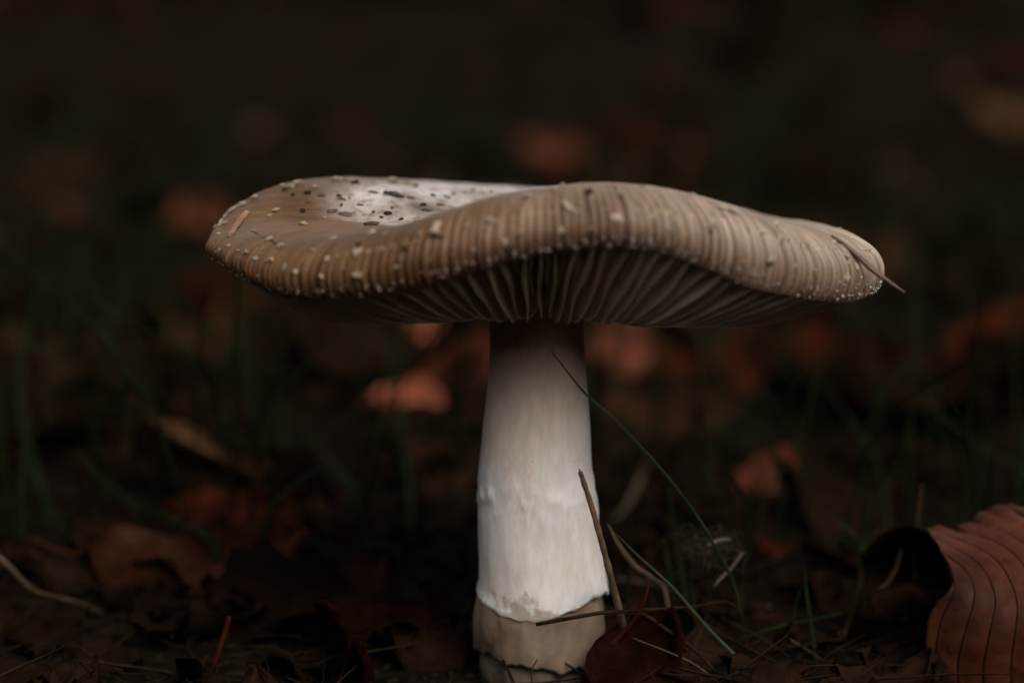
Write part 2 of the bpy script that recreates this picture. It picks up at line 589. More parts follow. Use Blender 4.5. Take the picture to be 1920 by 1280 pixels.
QS = [i / 26 for i in range(26)] + [1 + i / 34 for i in range(35)]
ridge_c = [ridge_wave(2 * math.pi * k / NTH) for k in range(NTH)]
start_c, ampl_c = [], []
for k in range(NTH):
    th = 2 * math.pi * k / NTH
    # ridges reach further up the shoulder on the right-hand and front sides than on the left
    side = 0.5 + 0.5 * math.cos(th + 0.5)
    start_c.append(1.56 - 0.58 * side + 0.26 * wob(th, 14, 2) + 0.12 * wob(th, 50, 2))
    ampl_c.append(max(0.15, 0.62 + 0.75 * wob(th, 22, 7) + 0.6 * wob(th, 60, 3)))
V, att_r, att_u, att_s, att_m = [], [], [], [], []
for q in QS:
    for k in range(NTH):
        th = 2 * math.pi * k / NTH
        p, nn, u = cap_top(th, q)
        c, s = math.cos(th), math.sin(th)
        g = min(1.0, max(0.0, (q - start_c[k]) / 0.42))
        g = g * g * (3 - 2 * g)
        rw = ridge_c[k] * g * ampl_c[k]
        d = 0.036 * rw
        if q < 1.7:
            d += 0.05 * noise.noise(Vector((p.x * 0.9, p.y * 0.9, 3))) + 0.018 * noise.noise(Vector((p.x * 2.7, p.y * 2.7, 8)))
        else:
            d += 0.05 * noise.noise(Vector((p.x * 0.9, p.y * 0.9, 3)))
        p = p + nn * d
        if q > 1.9:                        # crenate margin
            p.z += 0.03 * ridge_c[k] * (q - 1.9) / 0.1 - 0.02 * wob(th, 40, 5) * (q - 1.9) / 0.1
        V.append(p)
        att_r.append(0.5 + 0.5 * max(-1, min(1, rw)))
        att_u.append(u)
        att_m.append(max(0.0, q - 1))
        att_s.append((c * 26, s * 26, u * 3.0))
nq = len(QS)
F = grid_faces(nq, NTH, 0, True)
F = [f for f in F]
top_n = len(V)
# underside of the flesh, hidden between the gills
UQ = [1.985, 1.9, 1.75, 1.5, 1.2, 1.0, 0.8, 0.55, 0.25]
NU = 400
me = mesh('cap', V, F, True, [M_cap])
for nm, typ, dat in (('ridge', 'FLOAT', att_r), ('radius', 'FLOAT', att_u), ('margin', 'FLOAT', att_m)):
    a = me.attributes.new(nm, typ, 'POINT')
    a.data.foreach_set('value', dat)
a = me.attributes.new('streak', 'FLOAT_VECTOR', 'POINT')
a.data.foreach_set('vector', [v for t in att_s for v in t])

mush = bpy.data.objects.new('mushroom', None)
COL.objects.link(mush)
mush.empty_display_size = 0.02
mush['label'] = 'tall mushroom with wide wavy brown cap on a thick white stem'
mush['category'] = 'mushroom'
cap = obj('cap', me, mush, label='wide wavy brown cap with ridged margin and pale warts')
cap_bvh = BVHTree.FromPolygons(V, F)


def cap_under(th, u):
    """underside of the cap flesh"""
    Rr = cap_R(th)
    if u >= UC:
        a = math.asin(min(1, (u - UC) / (1 - UC)))
        q = 1 + a / R(AMAX)
    else:
        q = u / UC
    p, nn, _ = cap_top(th, q)
    t = 0.12 + 0.55 * min(1, (1 - u) / 0.4)
    return p - nn * t * 0.55 - Vector((0, 0, t * 0.45))


V2 = []
for u in [0.985, 0.97, 0.94, 0.9, 0.84, 0.78, 0.65, 0.5, 0.35, 0.2, 0.1]:
    for k in range(NU):
        V2.append(cap_under(2 * math.pi * k / NU, u))
obj('flesh', mesh('flesh', V2, grid_faces(11, NU, 0, True), True, [M_flesh]), cap)


def gill_z(th, u):
    zr = lookup(zr_t, th)
    zb = 6.82 + 0.48 * max(0.0, -math.sin(th)) ** 1.3 + 0.04 * math.sin(2 * th + 0.6)
    w_ = min(1.0, max(0.0, (URIM - u) / 0.42))
    z = zr + (zb - zr) * (1 - (1 - w_) ** (2.0 - 0.85 * max(0.0, -math.sin(th)) ** 2))
    if u < 0.27:
        z += 0.8 * ((0.27 - u) / 0.1) ** 1.6
    return z


# each gill is a thin blade hanging under the cap
rng = random.Random(5)
gill_th = [2 * math.pi * k / NR for k in range(NR)]
for k, th0 in enumerate(gill_th):
    # follow the ridges so that every gill meets its own ridge
    th = th0
    for _ in range(4):
        ph = 3.0 * noise.noise(Vector((math.cos(th) * 9, math.sin(th) * 9, 1.3))) + 2.6 * noise.noise(Vector((math.cos(th) * 25, math.sin(th) * 25, 4.0)))
        th = th0 - ph / NR
    short = k % 2
    u_in = (0.62 + 0.08 * rng.random()) if short else 0.205
    n = 15 if not short else 9
    depth_k = 1.0 - (0.12 if short else 0.0) - 0.06 * rng.random()
    wav = rng.uniform(-1, 1)
    gv_, gf = [], []
    for i in range(n):
        t = (i / (n - 1)) ** 1.5
        u = URIM + 0.006 + (u_in - URIM - 0.006) * t
        tt = th + 0.010 * wav * math.sin(t * 5 + k) + 0.006 * math.sin(t * 14 + 2 * k)
        Rr = cap_R(tt)
        up = cap_under(tt, min(u, 0.94))
        zt = up.z + 0.05
        zb = gill_z(tt, u)
        zb = zt - 0.06 - max(0.0, zt - 0.06 - zb) * (depth_k if t < 0.9 or not short else depth_k * (1 - t) / 0.1)
        c, s = math.cos(tt), math.sin(tt)
        h = 0.013 + 0.008 * (1 - t)
        bx_, by_ = CX + u * Rr * c, CY + u * Rr * s
        nx, ny = -s, c
        lean = 0.03 * wav * math.sin(t * 3.1)
        for (zz, hh, ll) in ((zt, h * 1.4, 0), (0.5 * (zt + zb), h, lean), (zb + 0.03, h * 0.85, lean * 1.6), (zb, 0.006, lean * 1.7)):
            gv_.append((bx_ + nx * (hh + ll), by_ + ny * (hh + ll), zz))
            if zz != zb:
                gv_.append((bx_ - nx * (hh - ll), by_ - ny * (hh - ll), zz))
    # ring of 7 vertices: t+,t-,m+,m-,b+,b-,e
    loop = [0, 2, 4, 6, 5, 3, 1]
    for i in range(n - 1):
        for a_, b_ in zip(loop[:-1], loop[1:]):
            gf.append((i * 7 + a_, i * 7 + b_, (i + 1) * 7 + b_, (i + 1) * 7 + a_))
    gf.append(tuple(loop))
    gf.append(tuple((n - 1) * 7 + v for v in loop[::-1]))
    obj('gill', mesh('gill', gv_, gf, True, [M_gill]), cap)

# stem -----------------------------------------------------------------
STEM = [(540, 990, 0.98), (590, 1007, 0.90), (640, 1007, 0.885), (700, 1007, 0.92), (750, 1007, 0.96), (820, 1006, 1.02), (880, 1004, 1.075), (905, 1005, 1.105),
        (930, 1008, 1.115), (1000, 1012, 1.15), (1050, 1016, 1.19), (1090, 1019, 1.225), (1105, 1018, 1.255)]
NS = 180


def lip_z(th):
    deg = math.degrees(th) % 360
    py = np.interp(deg, [0, 60, 120, 180, 205, 235, 262, 290, 320, 345, 360], [1104, 1090, 1088, 1096, 1108, 1121, 1128, 1112, 1094, 1092, 1104])
    return zat(py, 0)


V, F = [], []
sy = [s_[0] for s_ in STEM]
sx = [s_[1] for s_ in STEM]
sr = [s_[2] for s_ in STEM]
rows = [540 + (1088 - 540) * i / 90 for i in range(91)]
for py in rows:
    z = zat(py, 0)
    cx = (np.interp(py, sy, sx) - 960) / 100
    r = np.interp(py, sy, sr)
    for k in range(NS):
        th = 2 * math.pi * k / NS
        c, s = math.cos(th), math.sin(th)
        d = 0.022 * noise.noise(Vector((c * 1.2, s * 1.2, z * 0.8))) + 0.010 * noise.noise(Vector((c * 6, s * 6, z * 0.9)))
        sc_band = math.exp(-((py - 925) / 38.0) ** 2)
        d += 0.055 * sc_band * max(0, noise.noise(Vector((c * 7, s * 7, z * 4.0))) + 0.05)
        # blend into the lip
        zz = z
        k2 = max(0.0, (py - 1000) / 88.0)
        if k2 > 0:
            zz = z + (lip_z(th) - zat(1100, 0)) * k2 ** 1.5
        V.append((cx + (r + d) * c, (r + d) * s, zz))
lipr = np.interp(1100, sy, sr)
for dr, dz in ((0.012, -0.10), (0.026, -0.16), (0.022, -0.20), (-0.01, -0.215), (-0.06, -0.19), (-0.12, -0.08), (-0.16, 0.1)):
    for k in range(NS):
        th = 2 * math.pi * k / NS
        c, s = math.cos(th), math.sin(th)
        z = lip_z(th) + 0.12 + dz + (0.08 * noise.noise(Vector((c * 4, s * 4, 2.0))) + 0.016 * noise.noise(Vector((c * 9, s * 9, 5.0))) + 0.008 * noise.noise(Vector((c * 24, s * 24, 5.0)))) * min(1, -dz / 0.15 if dz < 0 else 0)
        leftk = max(0.0, -c) ** 4
        r = lipr - 0.025 + dr * (1 + 0.9 * leftk) + 0.03 * noise.noise(Vector((c * 4, s * 4, dz * 3)))
        V.append((0.588 + r * c, r * s, z))
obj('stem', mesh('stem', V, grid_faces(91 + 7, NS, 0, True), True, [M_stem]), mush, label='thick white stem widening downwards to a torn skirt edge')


def tier(name, prof, mat, seed, rag, cx0, label=None, drop=None):
    V = []
    for i, (z, r) in enumerate(prof):
        for k in range(NS):
            th = 2 * math.pi * k / NS
            c, s = math.cos(th), math.sin(th)
            d = 0.06 * noise.noise(Vector((c * 3, s * 3, z * 2 + seed))) + 0.03 * noise.noise(Vector((c * 9, s * 9, z * 6 + seed)))
            dz = rag * i / (len(prof) - 1) * (noise.noise(Vector((c * 2.5, s * 2.5, seed))) + 0.4 * noise.noise(Vector((c * 8, s * 8, seed))))
            if drop:
                dz += drop(th) * i / (len(prof) - 1)
            bul = 0.07 * max(0, -c) ** 3 * math.sin(math.pi * i / (len(prof) - 1))
            V.append((cx0 + (r + d + bul) * c, (r + d + bul) * s, z + dz))
    return obj(name, mesh(name, V, grid_faces(len(prof), NS, 0, True), True, [mat]), mush, label=label)


z1, z2 = zat(1090, 0), zat(1205, 0)
prof = [(z1, 1.06), (z1 - 0.15, 1.12), (z1 - 0.3, 1.17), (z1 - 0.5, 1.20), (z1 - 0.7, 1.205), (z1 - 0.85, 1.215), (z2 - 0.05, 1.21), (z2 - 0.10, 1.18), (z2 - 0.08, 1.12), (z2, 1.0)]
tier('volva', prof, M_volva, 3.0, 0.22, 0.55, 'brownish grey torn volva band below the white skirt', lambda th: 0.10 * math.sin(th) - 0.10 * math.cos(th))
z3 = zat(1200, 0)
prof = [(z3 + 0.1, 0.98), (z3 - 0.15, 1.04), (z3 - 0.35, 1.06), (z3 - 0.55, 1.04), (z3 - 0.8, 1.0), (z3 - 1.1, 0.9), (z3 - 1.4, 0.7)]
tier('bulb', prof, M_base, 9.0, 0.03, 0.52, 'dull tan buried bulb at the stem foot')


# warts and debris on the cap -------------------------------------------
def hit(px, py):
    d = ray(px, py)
    loc, nor, idx, dist = cap_bvh.ray_cast(CAM, d)
    if loc is None:
        return None
    if nor.dot(d) > 0:
        nor = -nor
    return loc, nor


ICO_V, ICO_F = [], []


def ico():
    import bmesh
    bm = bmesh.new()
    bmesh.ops.create_icosphere(bm, subdivisions=2, radius=1.0)
    v = [p.co.copy() for p in bm.verts]
    f = [tuple(q.index for q in fc.verts) for fc in bm.faces]
    bm.free()
    return v, f


ICO_V, ICO_F = ico()


def lump(a, b, h, seed, rough=0.45):
    out = []
    for v in ICO_V:
        k = 1 + rough * noise.noise(v * 1.3 + Vector((seed * 3.7, seed, 0))) + 0.5 * rough * noise.noise(v * 3.1 + Vector((0, seed * 2.3, seed)))
        out.append(Vector((v.x * a * k, v.y * b * k, v.z * h * k)))
    return out


def frame(nor, ang):
    n = nor.normalized()
    t = n.cross(Vector((0, 1, 0.2))).normalized()
    b = n.cross(t)
    t2 = t * math.cos(ang) + b * math.sin(ang)
    return Matrix((t2, n.cross(t2), n)).transposed()


def on_cap(name, px, py, a, b, h, mat, ang, seed, parent=None, label=None, cat=None, group=None, sink=0.2, rough=0.45):
    r = hit(px, py)
    if r is None:
        return None
    loc, nor = r
    me = mesh(name, lump(a, b, h, seed, rough), ICO_F, False, [mat])
    o = obj(name, me, parent, label, cat, group)
    mw = Matrix.Translation((loc + nor * h * (1 - 2 * sink)) * S) @ frame(nor, ang).to_4x4()
    o.matrix_world = mw
    return o


WARTS = [(433, 397, 9), (519, 396, 8), (507, 406, 8), (567, 422, 12), (611, 409, 7), (477, 434, 8), (505, 450, 8), (523, 463, 9), (627, 447, 8), (697, 438, 9),
         (724, 440, 9), (790, 439, 7), (429, 461, 6), (448, 471, 6), (462, 475, 7), (480, 486, 7), (507, 489, 6), (533, 501, 7), (555, 510, 6), (615, 486, 8),
         (673, 474, 10), (672, 515, 9), (604, 518, 6), (743, 503, 6), (805, 487, 7), (917, 415, 8), (876, 425, 8), (990, 404, 7), (992, 371, 12), (1040, 357, 8),
         (1062, 389, 11), (1155, 409, 8), (1162, 367, 12), (1224, 408, 8), (1262, 427, 11), (946, 454, 6), (977, 437, 5), (1048, 431, 6), (1109, 430, 6),
         (1163, 343, 4), (1055, 347, 4), (1273, 400, 7), (1334, 426, 11), (1355, 404, 6), (1377, 398, 9), (1353, 391, 8), (1403, 431, 7), (1462, 451, 9),
         (1455, 421, 8), (1511, 466, 6), (1540, 471, 8), (1587, 481, 8), (1446, 489, 8), (1491, 499, 6), (1528, 510, 7), (1411, 507, 5), (1587, 520, 6),
         (1622, 535, 6), (420, 420, 6), (408, 440, 6), (403, 425, 5), (412, 470, 4), (640, 340, 9), (700, 343, 8), (530, 348, 8), (760, 345, 7), (840, 372, 6),
         (590, 352, 6), (870, 362, 6), (920, 362, 6), (1205, 350, 5), (1430, 436, 5), (1565, 455, 6), (1606, 500, 6), (585, 470, 5), (645, 505, 5), (888, 468, 6), (560, 345, 12), (632, 339, 14), (655, 340, 10), (735, 341, 11), (770, 346, 10), (885, 359, 8), (905, 362, 8), (545, 352, 9), (480, 372, 8), (455, 385, 7), (1300, 366, 6), (1330, 378, 6)]
rng = random.Random(11)
for i, (px, py, rpx) in enumerate(WARTS):
    r_ = rpx / 100 * rng.uniform(0.65, 1.25)
    on_cap('wart', px + rng.uniform(-2, 2), py, r_, r_ * rng.uniform(0.4, 0.8), r_ * rng.uniform(0.28, 0.48), M_wart, rng.uniform(-0.9, 0.9), i * 1.7, cap, sink=0.0, rough=0.75)

# tiny veil specks along the margin and over the skin, too small to count
sv, sf = [], []
rng = random.Random(21)
cnt = 0
while cnt < 900:
    th = rng.uniform(0, 2 * math.pi)
    q = rng.choice([rng.uniform(1.86, 1.96), rng.uniform(1.3, 1.95), rng.uniform(1.7, 1.96)])
    right = max(0.0, math.cos(th + 0.15)) ** 6
    if q < 1.84 and rng.random() > 0.10 + 0.5 * right:
        continue
    p, nn, u = cap_top(th, q)
    rr_ = rng.uniform(0.007, 0.018) * (1 + 0.5 * right)
    base = len(sv)
    M_ = frame(nn, rng.uniform(0, 6))
    k = int(th / (2 * math.pi) * NTH) % NTH
    pp = p + nn * (0.032 * ridge_c[k] * ampl_c[k] + 0.05 * noise.noise(Vector((p.x * 0.9, p.y * 0.9, 3))) + rr_ * 0.3)
    for v in ((1, 0, 0), (0, 1, 0), (-1, 0, 0), (0, -1, 0), (0, 0, 0.9), (0, 0, -0.9)):
        sv.append(pp + M_ @ (Vector(v) * rr_ * rng.uniform(0.7, 1.3)))
    sf += [tuple(base + j for j in t) for t in ((0, 1, 4), (1, 2, 4), (2, 3, 4), (3, 0, 4), (1, 0, 5), (2, 1, 5), (3, 2, 5), (0, 3, 5))]
    cnt += 1
obj('veil_specks', mesh('veil_specks', sv, sf, False, [M_speck]), cap, kind='stuff')

rng = random.Random(31)
CRUMBS = [(534, 357, 4), (577, 363, 6), (549, 366, 4), (567, 396, 5), (667, 344, 7), (727, 401, 6), (672, 459, 4), (758, 467, 5), (793, 385, 5), (1105, 361, 6),
          (655, 372, 3), (634, 368, 4), (780, 350, 5), (640, 386, 3), (812, 368, 5), (850, 365, 4), (752, 412, 4), (700, 398, 3), (715, 408, 3), (735, 391, 3)]
for i, (px, py, rpx) in enumerate(CRUMBS):
    r_ = rpx / 100
    on_cap('soil_crumb', px, py, r_ * 1.2, r_ * 0.9, r_ * 0.7, M_crumb, rng.uniform(0, 3), i * 2.1 + 50,
           label='small black soil crumb lying on top of the mushroom cap', cat='soil crumb', group='black soil crumbs on the mushroom cap', sink=0.3, rough=0.8)
FLAKES = [(603, 368, 9), (641, 374, 9), (647, 403, 13), (622, 397, 11), (696, 422, 14), (770, 372, 9), (800, 395, 9), (700, 362, 10), (825, 385, 8), (580, 379, 6), (675, 385, 7)]
for i, (px, py, rpx) in enumerate(FLAKES):
    r_ = rpx / 100
    on_cap('plant_flake', px, py, r_, r_ * 0.5, r_ * 0.28, M_flake, rng.uniform(-0.4, 0.4), i * 2.7 + 90,
           label='flat brown plant flake stuck on the pale hollow of the cap', cat='plant flake', group='brown plant flakes in the hollow of the cap', sink=0.2)


def stick_on(name, pts, radii, mat, label, cat, sides=7, flat=0.7, lift=0.6, rough=0.25, seed=0):
    """a bit of wood lying on the cap through the given places"""
    P = []
    for (px, py), r_ in zip(pts, radii):
        h_ = hit(px, py)
        P.append(h_[0] + h_[1] * r_ * lift)
    nn = hit(*pts[0])[1]
    n = 14
    C = catmull(P, n)
    rad = [np.interp(i / n, np.linspace(0, 1, len(radii)), radii) * (1 + rough * noise.noise(Vector((i * 0.9, seed, 0)))) for i in range(n + 1)]
    side = nn.cross(C[-1] - C[0])
    v, f = tube_data(C, rad, sides, flat, side)
    v = [p + Vector((noise.noise(p * 9), noise.noise(p * 9 + Vector((5, 0, 0))), noise.noise(p * 9 + Vector((0, 7, 0))))) * 0.02 for p in v]
    return obj(name, mesh(name, v, f, False, [mat]), None, label, cat)


stick_on('wood_splinter', [(464, 400), (450, 418), (434, 443)], [0.05, 0.07, 0.05], M_splint, 'orange brown wood splinter leaning on the rounded cap shoulder', 'wood splinter')
stick_on('bark_fragment', [(722, 362), (740, 368), (758, 372)], [0.05, 0.07, 0.05], M_bark, 'dark grey brown bark fragment lying in the pale hollow of the cap', 'bark fragment')
stick_on('wood_chip', [(823, 421), (812, 440)], [0.08, 0.085], M_chip, 'pale straw coloured wood chip on the front crest of the cap', 'wood chip', flat=0.35)
stick_on('chip_shadow', [(802, 443), (822, 444), (838, 443)], [0.02, 0.035, 0.012], M_crumb, 'thin black painted shadow under the pale wood chip on the cap', 'painted shadow')  # the chip's dark shadow, made as a black strip
stick_on('dry_fibre', [(478, 437), (497, 447), (510, 452), (524, 464)], [0.012, 0.014, 0.02, 0.014], M_bark, 'fine dark plant fibre between two warts on the cap', 'plant fibre')

# long dry needle hanging over the drooping side of the cap
P = []
for px, py in ((1556, 447), (1590, 470)):
    h_ = hit(px, py)
    P.append(h_[0] + h_[1] * 0.06 if h_ else at(px, py, 0))
yy = P[-1].y
P += [at(1634, 504, yy - 0.1), at(1665, 527, yy - 0.2), at(1697, 549, yy - 0.3)]
C = catmull(P, 24)
v, f = tube_data(C, [0.02 + 0.03 * math.sin(math.pi * min(1, i / 24 * 1.05)) for i in range(25)], 6, 0.7)
obj('dry_needle', mesh('dry_needle', v, f, True, [M_needle]), None, 'long brown dry needle poking past the drooping cap margin', 'needle')

# ------------------------------------------------------------------ leaves


def leaf_data(L, W, seed, curl_l, curl_w, nveins=8, nu=16, nv=11, wav=0.10, thick=0.025, pillow=0.05, tip=0.9, torn=0.9):
    """a beech leaf: ovate blade with wavy margin, sunken side veins, curled along and across; x is its length"""
    rn = random.Random(seed)
    ph = rn.uniform(0, 6)
    tors = rn.uniform(-0.5, 0.5)
    top = []
    for i in range(nu):
        t = i / (nu - 1)
        hw0 = W / 2 * max(0.02, math.sin(math.pi * min(1, max(0, t ** tip))) ** 0.75)
        for j in range(nv):
            s = -1 + 2 * j / (nv - 1)
            e = abs(s)
            hw = hw0 * (1 + 0.28 * noise.noise(Vector((t * 4.5, seed * 1.7 + (5 if s > 0 else 0), 0))) - torn * max(0.0, noise.noise(Vector((t * 6, seed * 2.9 + (9 if s > 0 else 0), 4)))))
            y = hw * s * (1 + 0.05 * math.sin(nveins * 2 * math.pi * t + ph) * e)
            z = -pillow * abs(math.cos(math.pi * (t * nveins - e * 0.9))) * min(1, e * 3) * L / 6 - 0.10 * (1 - e) ** 3 * W / 4
            z += wav * L / 6 * e * e * math.sin(t * 9 + ph + (2 if s > 0 else 0))
            z += 0.5 * noise.noise(Vector((t * 3 + seed, s * 1.5, 0.3))) + 0.22 * noise.noise(Vector((t * 7 + seed, s * 3.5, 2.3)))
            # curl across
            if abs(curl_w) > 1e-3:
                r_ = W / 2 / curl_w
                a = y / r_
                y, z = (r_ + z * 0) * math.sin(a) - z * math.sin(a), r_ * (1 - math.cos(a)) + z * math.cos(a)
            x = (t - 0.5) * L
            cl = curl_l * (1 + 0.5 * s * tors)
            if abs(cl) > 1e-3:
                r_ = L / 2 / cl
                a = x / r_
                x, z = r_ * math.sin(a) - z * math.sin(a), r_ * (1 - math.cos(a)) + z * math.cos(a)
            an = tors * (t - 0.5)
            y, z = y * math.cos(an) - z * math.sin(an), y * math.sin(an) + z * math.cos(an)
            top.append(Vector((x, y, z)))
    return solidify(top, nu, nv, thick)


def solidify(top, nu, nv, thick):
    nor = []
    for i in range(nu):
        for j in range(nv):
            a = top[min(i + 1, nu - 1) * nv + j] - top[max(i - 1, 0) * nv + j]
            b = top[i * nv + min(j + 1, nv - 1)] - top[i * nv + max(j - 1, 0)]
            nor.append(a.cross(b).normalized())
    bot = [p - n_ * thick for p, n_ in zip(top, nor)]
    n = nu * nv
    F = [f[::-1] for f in grid_faces(nu, nv)] + grid_faces(nu, nv, n)
    border = [j for j in range(nv)] + [i * nv + nv - 1 for i in range(1, nu)] + [(nu - 1) * nv + j for j in range(nv - 2, -1, -1)] + [i * nv for i in range(nu - 2, 0, -1)]
    for a, b in zip(border, border[1:] + border[:1]):
        F.append((a, b, n + b, n + a))
    return top + bot, F


def leaf_with_stalk(L, W, seed, cl, cw, **kw):
    v, f = leaf_data(L, W, seed, cl, cw, **kw)
    nu, nv = kw.get('nu', 16), kw.get('nv', 11)
    a = v[nv // 2]
    b = v[nv + nv // 2]
    d = (a - b).normalized()
    P = [a - d * 0.15, a + d * 0.5, a + d * 1.0 + Vector((0, 0.15, 0.1))]
    tv, tf = tube_data(catmull(P, 6), [0.05] * 7, 5, 1.0, None, len(v))
    return v + tv, f + tf


PROTO = []
shapes = [(0.9, 1.2), (-0.8, -1.0), (0.4, -1.6), (1.4, 0.4), (-0.4, 0.8), (0.3, 0.5), (-1.5, -0.6), (0.9, -0.8), (0.25, 1.9), (-1.1, 0.8)]
prng = random.Random(77)
for i, (cl, cw) in enumerate(shapes):
    L = prng.uniform(5.2, 6.8)
    v, f = leaf_with_stalk(L, L * prng.uniform(0.55, 0.68), i + 1, cl, cw)
    PROTO.append((v, f))
MATS = {'russet': M_russet, 'orange': M_orange, 'brown': M_brown, 'dark': M_dark, 'tan': M_tan, 'deep': M_deep, 'bright': M_bright, 'rust': M_rust}
PMESH = {}


def proto_mesh(i, mname):
    key = (i, mname)
    if key not in PMESH:
        v, f = PROTO[i]
        PMESH[key] = mesh('fallen_leaf', v, f, True, [MATS[mname]])
    return PMESH[key]


def place_leaf(i, mname, loc, rot, scale=1.0, label=None, group=None):
    o = obj('fallen_leaf', proto_mesh(i, mname), None, label, 'leaf', group, None, loc)
    o.rotation_euler = tuple(R(a) for a in rot)
    o.scale = scale if hasattr(scale, '__len__') else (scale,) * 3
    return o


# leaves that stand out of the blur behind the mushroom: (place px, py, depth, shape, colour, rotation, size, label)
HERO = [
    (772, 738, 24, 1, 'bright', (58, 4, 8), 0.46, 'bright orange arched leaf glowing just beside the stem'),
    (885, 700, 31, 0, 'orange', (40, 10, -60), 0.7, 'dull orange leaf tucked behind the stem beside the bright orange leaf'),
    (800, 622, 34, 3, 'bright', (46, 0, 30), 0.5, 'orange leaf peeping out just under the cap gills'),
    (1180, 650, 32, 6, 'orange', (48, 6, 4), 0.9, 'long arched orange leaf curving away from the upper stem'),
    (1310, 700, 33, 4, 'russet', (35, 0, -12), 0.9, 'dull russet leaf below the long arched leaf'),
    (1430, 915, 17, 7, 'orange', (55, -30, 50), 0.55, 'torn red brown leaf half hidden behind the grass blades'),
    (1590, 690, 33, 5, 'russet', (40, 5, -25), 1.0, 'dull red leaf lying below the drooping cap margin'),
    (1512, 722, 30, 8, 'orange', (45, 30, 70), 0.35, 'small pinkish leaf tip beside the dull red leaf'),
    (1890, 665, 34, 0, 'russet', (48, -15, 25), 1.0, 'large rounded red leaf upright in the blur'),
    (385, 405, 70, 4, 'orange', (50, 0, 40), 0.75, 'orange leaf glowing beside the cap edge, far back'),
    (150, 395, 82, 1, 'orange', (50, 30, 75), 0.85, 'upright orange leaf alone in the far blur'),
    (1040, 285, 100, 5, 'orange', (40, 0, 10), 0.9, 'orange leaf in the far blur above the cap hollow'),
    (1890, 215, 120, 5, 'tan', (45, 0, 20), 1.0, 'tan leaf glowing alone in the farthest blur'),
    (470, 895, 14, 8, 'tan', (40, 28, -8), (0.95, 0.22, 0.5), 'pale tan narrow rolled leaf among grass above the dark red leaf'),
    (450, 945, 11, 1, 'russet', (35, 12, -15), 0.7, 'dark red leaf under the pale rolled leaf'),
    (390, 1060, 6, 7, 'rust', (42, -12, -10), 1.0, 'broad rusty brown leaf lying below the dark red leaf'),
    (680, 1225, 0.8, 7, 'deep', (66, 10, 70), 0.95, 'ribbed dark russet leaf standing beside the volva'),
    (850, 890, 17, 3, 'brown', (20, 0, 6), 0.65, 'brown curled leaf edge touching the stem blur'),
    (1190, 1270, -1.6, 3, 'deep', (40, -34, 48), 0.5, 'dark red curled leaf leaning on the stem foot'),
    (1470, 1035, 9, 2, 'russet', (55, 20, 40), 0.4, 'small dull red leaf behind the wispy tuft'),
    (1250, 780, 24, 5, 'brown', (30, 0, 15), 0.7, 'dim brown leaf behind the long grass blade'),
    (400, 560, 48, 0, 'russet', (40, 0, 50), 0.9, 'dim red leaf under the rounded cap shoulder'),
    (560, 1120, 3, 9, 'dark', (25, 0, 30), 0.9, 'dark brown leaf flat on soil beside the ribbed leaf'),
    (1190, 250, 130, 4, 'russet', (45, 0, 10), 1.0, 'dim red leaf far up the forest floor'),
    (1900, 100, 170, 1, 'russet', (45, 0, -20), 1.2, 'dark red leaf at the far edge of the forest floor'),
]


def seat_leaf(h):
    """slide a far leaf back until it rests on the forest floor"""
    Y = h[2]
    p = at(h[0], h[1], Y)
    sz = h[6] if not hasattr(h[6], '__len__') else 0.6
    while h[2] > 20 and p.z - ground_z(p.x, p.y) > 1.3 * sz and Y < 260:
        Y += 1.0
        p = at(h[0], h[1], Y)
    return p


for h_ in HERO:
    px, py, Y, sh, mn, rot, s_, lab = h_
    p = seat_leaf(h_)
    place_leaf(sh, mn, p, rot, s_, lab)

# leaf litter: single leaves over the forest floor behind
rng = random.Random(404)
SHAPE = ['cupped', 'humped', 'saddle shaped', 'bowed', 'slightly cupped', 'nearly flat', 'strongly arched', 'twisted', 'rolled', 'wavy']
TONE = {'russet': 'reddish brown', 'brown': 'brown', 'dark': 'near black', 'tan': 'pale tan'}
hero_pos = [(seat_leaf(h), h[7]) for h in HERO]
SHORT = ['bright orange arched leaf beside the stem', 'orange leaf tucked behind the stem', 'orange leaf just under the gills', 'long arched orange leaf', 'dull russet leaf below the arched one',
         'torn red brown leaf behind the grass', 'dull red leaf under the drooping margin', 'small pinkish leaf tip', 'large rounded red leaf', 'orange leaf beside the cap edge', 'lone upright orange leaf',
         'orange leaf above the cap hollow', 'farthest tan leaf', 'pale tan rolled leaf', 'dark red leaf under the rolled leaf', 'broad rusty leaf', 'ribbed dark leaf by the volva', 'curled leaf edge by the stem',
         'dark red leaf at the stem foot', 'small red leaf by the tuft', 'dim leaf behind the long blade', 'dim red leaf under the cap shoulder', 'dark leaf on bare soil', 'dim red leaf far up the floor', 'dark red leaf at the far edge']
NEAR = {h[1]: n_ for h, n_ in zip(hero_pos, SHORT)}
spots = []
while len(spots) < 262:
    d = 9 + 215 * rng.random() ** 1.2
    x = rng.uniform(-1, 1) * (0.27 * (d + 45) + 6)
    if d < 14 and abs(x - 0.5) < 4:
        continue
    if d < 30 and rng.random() < 0.45:
        continue
    spots.append((x, d))
seen = {}
for x, d in spots:
    near_ = d < 32
    mn = rng.choices(['dark', 'brown', 'russet', 'tan'], [0.85, 0.15, 0.0, 0.0] if near_ else [0.50, 0.34, 0.14, 0.02])[0]
    k = rng.randrange(10)
    zz = ground_z(x, d) + rng.uniform(0.2, 0.9)
    hp = min(hero_pos, key=lambda h: (h[0] - Vector((x, d, zz))).length)
    rel = 'behind' if d > hp[0].y + 6 else ('in front of' if d < hp[0].y - 6 else 'beside')
    lab = '%s %s leaf %s the %s' % (TONE[mn], SHAPE[k], rel, NEAR[hp[1]])
    o = place_leaf(k, mn, (x, d, zz), (rng.uniform(-16, 32), rng.uniform(-22, 22), rng.uniform(0, 360)), rng.uniform(0.75, 1.1), lab, '%s leaves in the blurred litter' % TONE[mn])

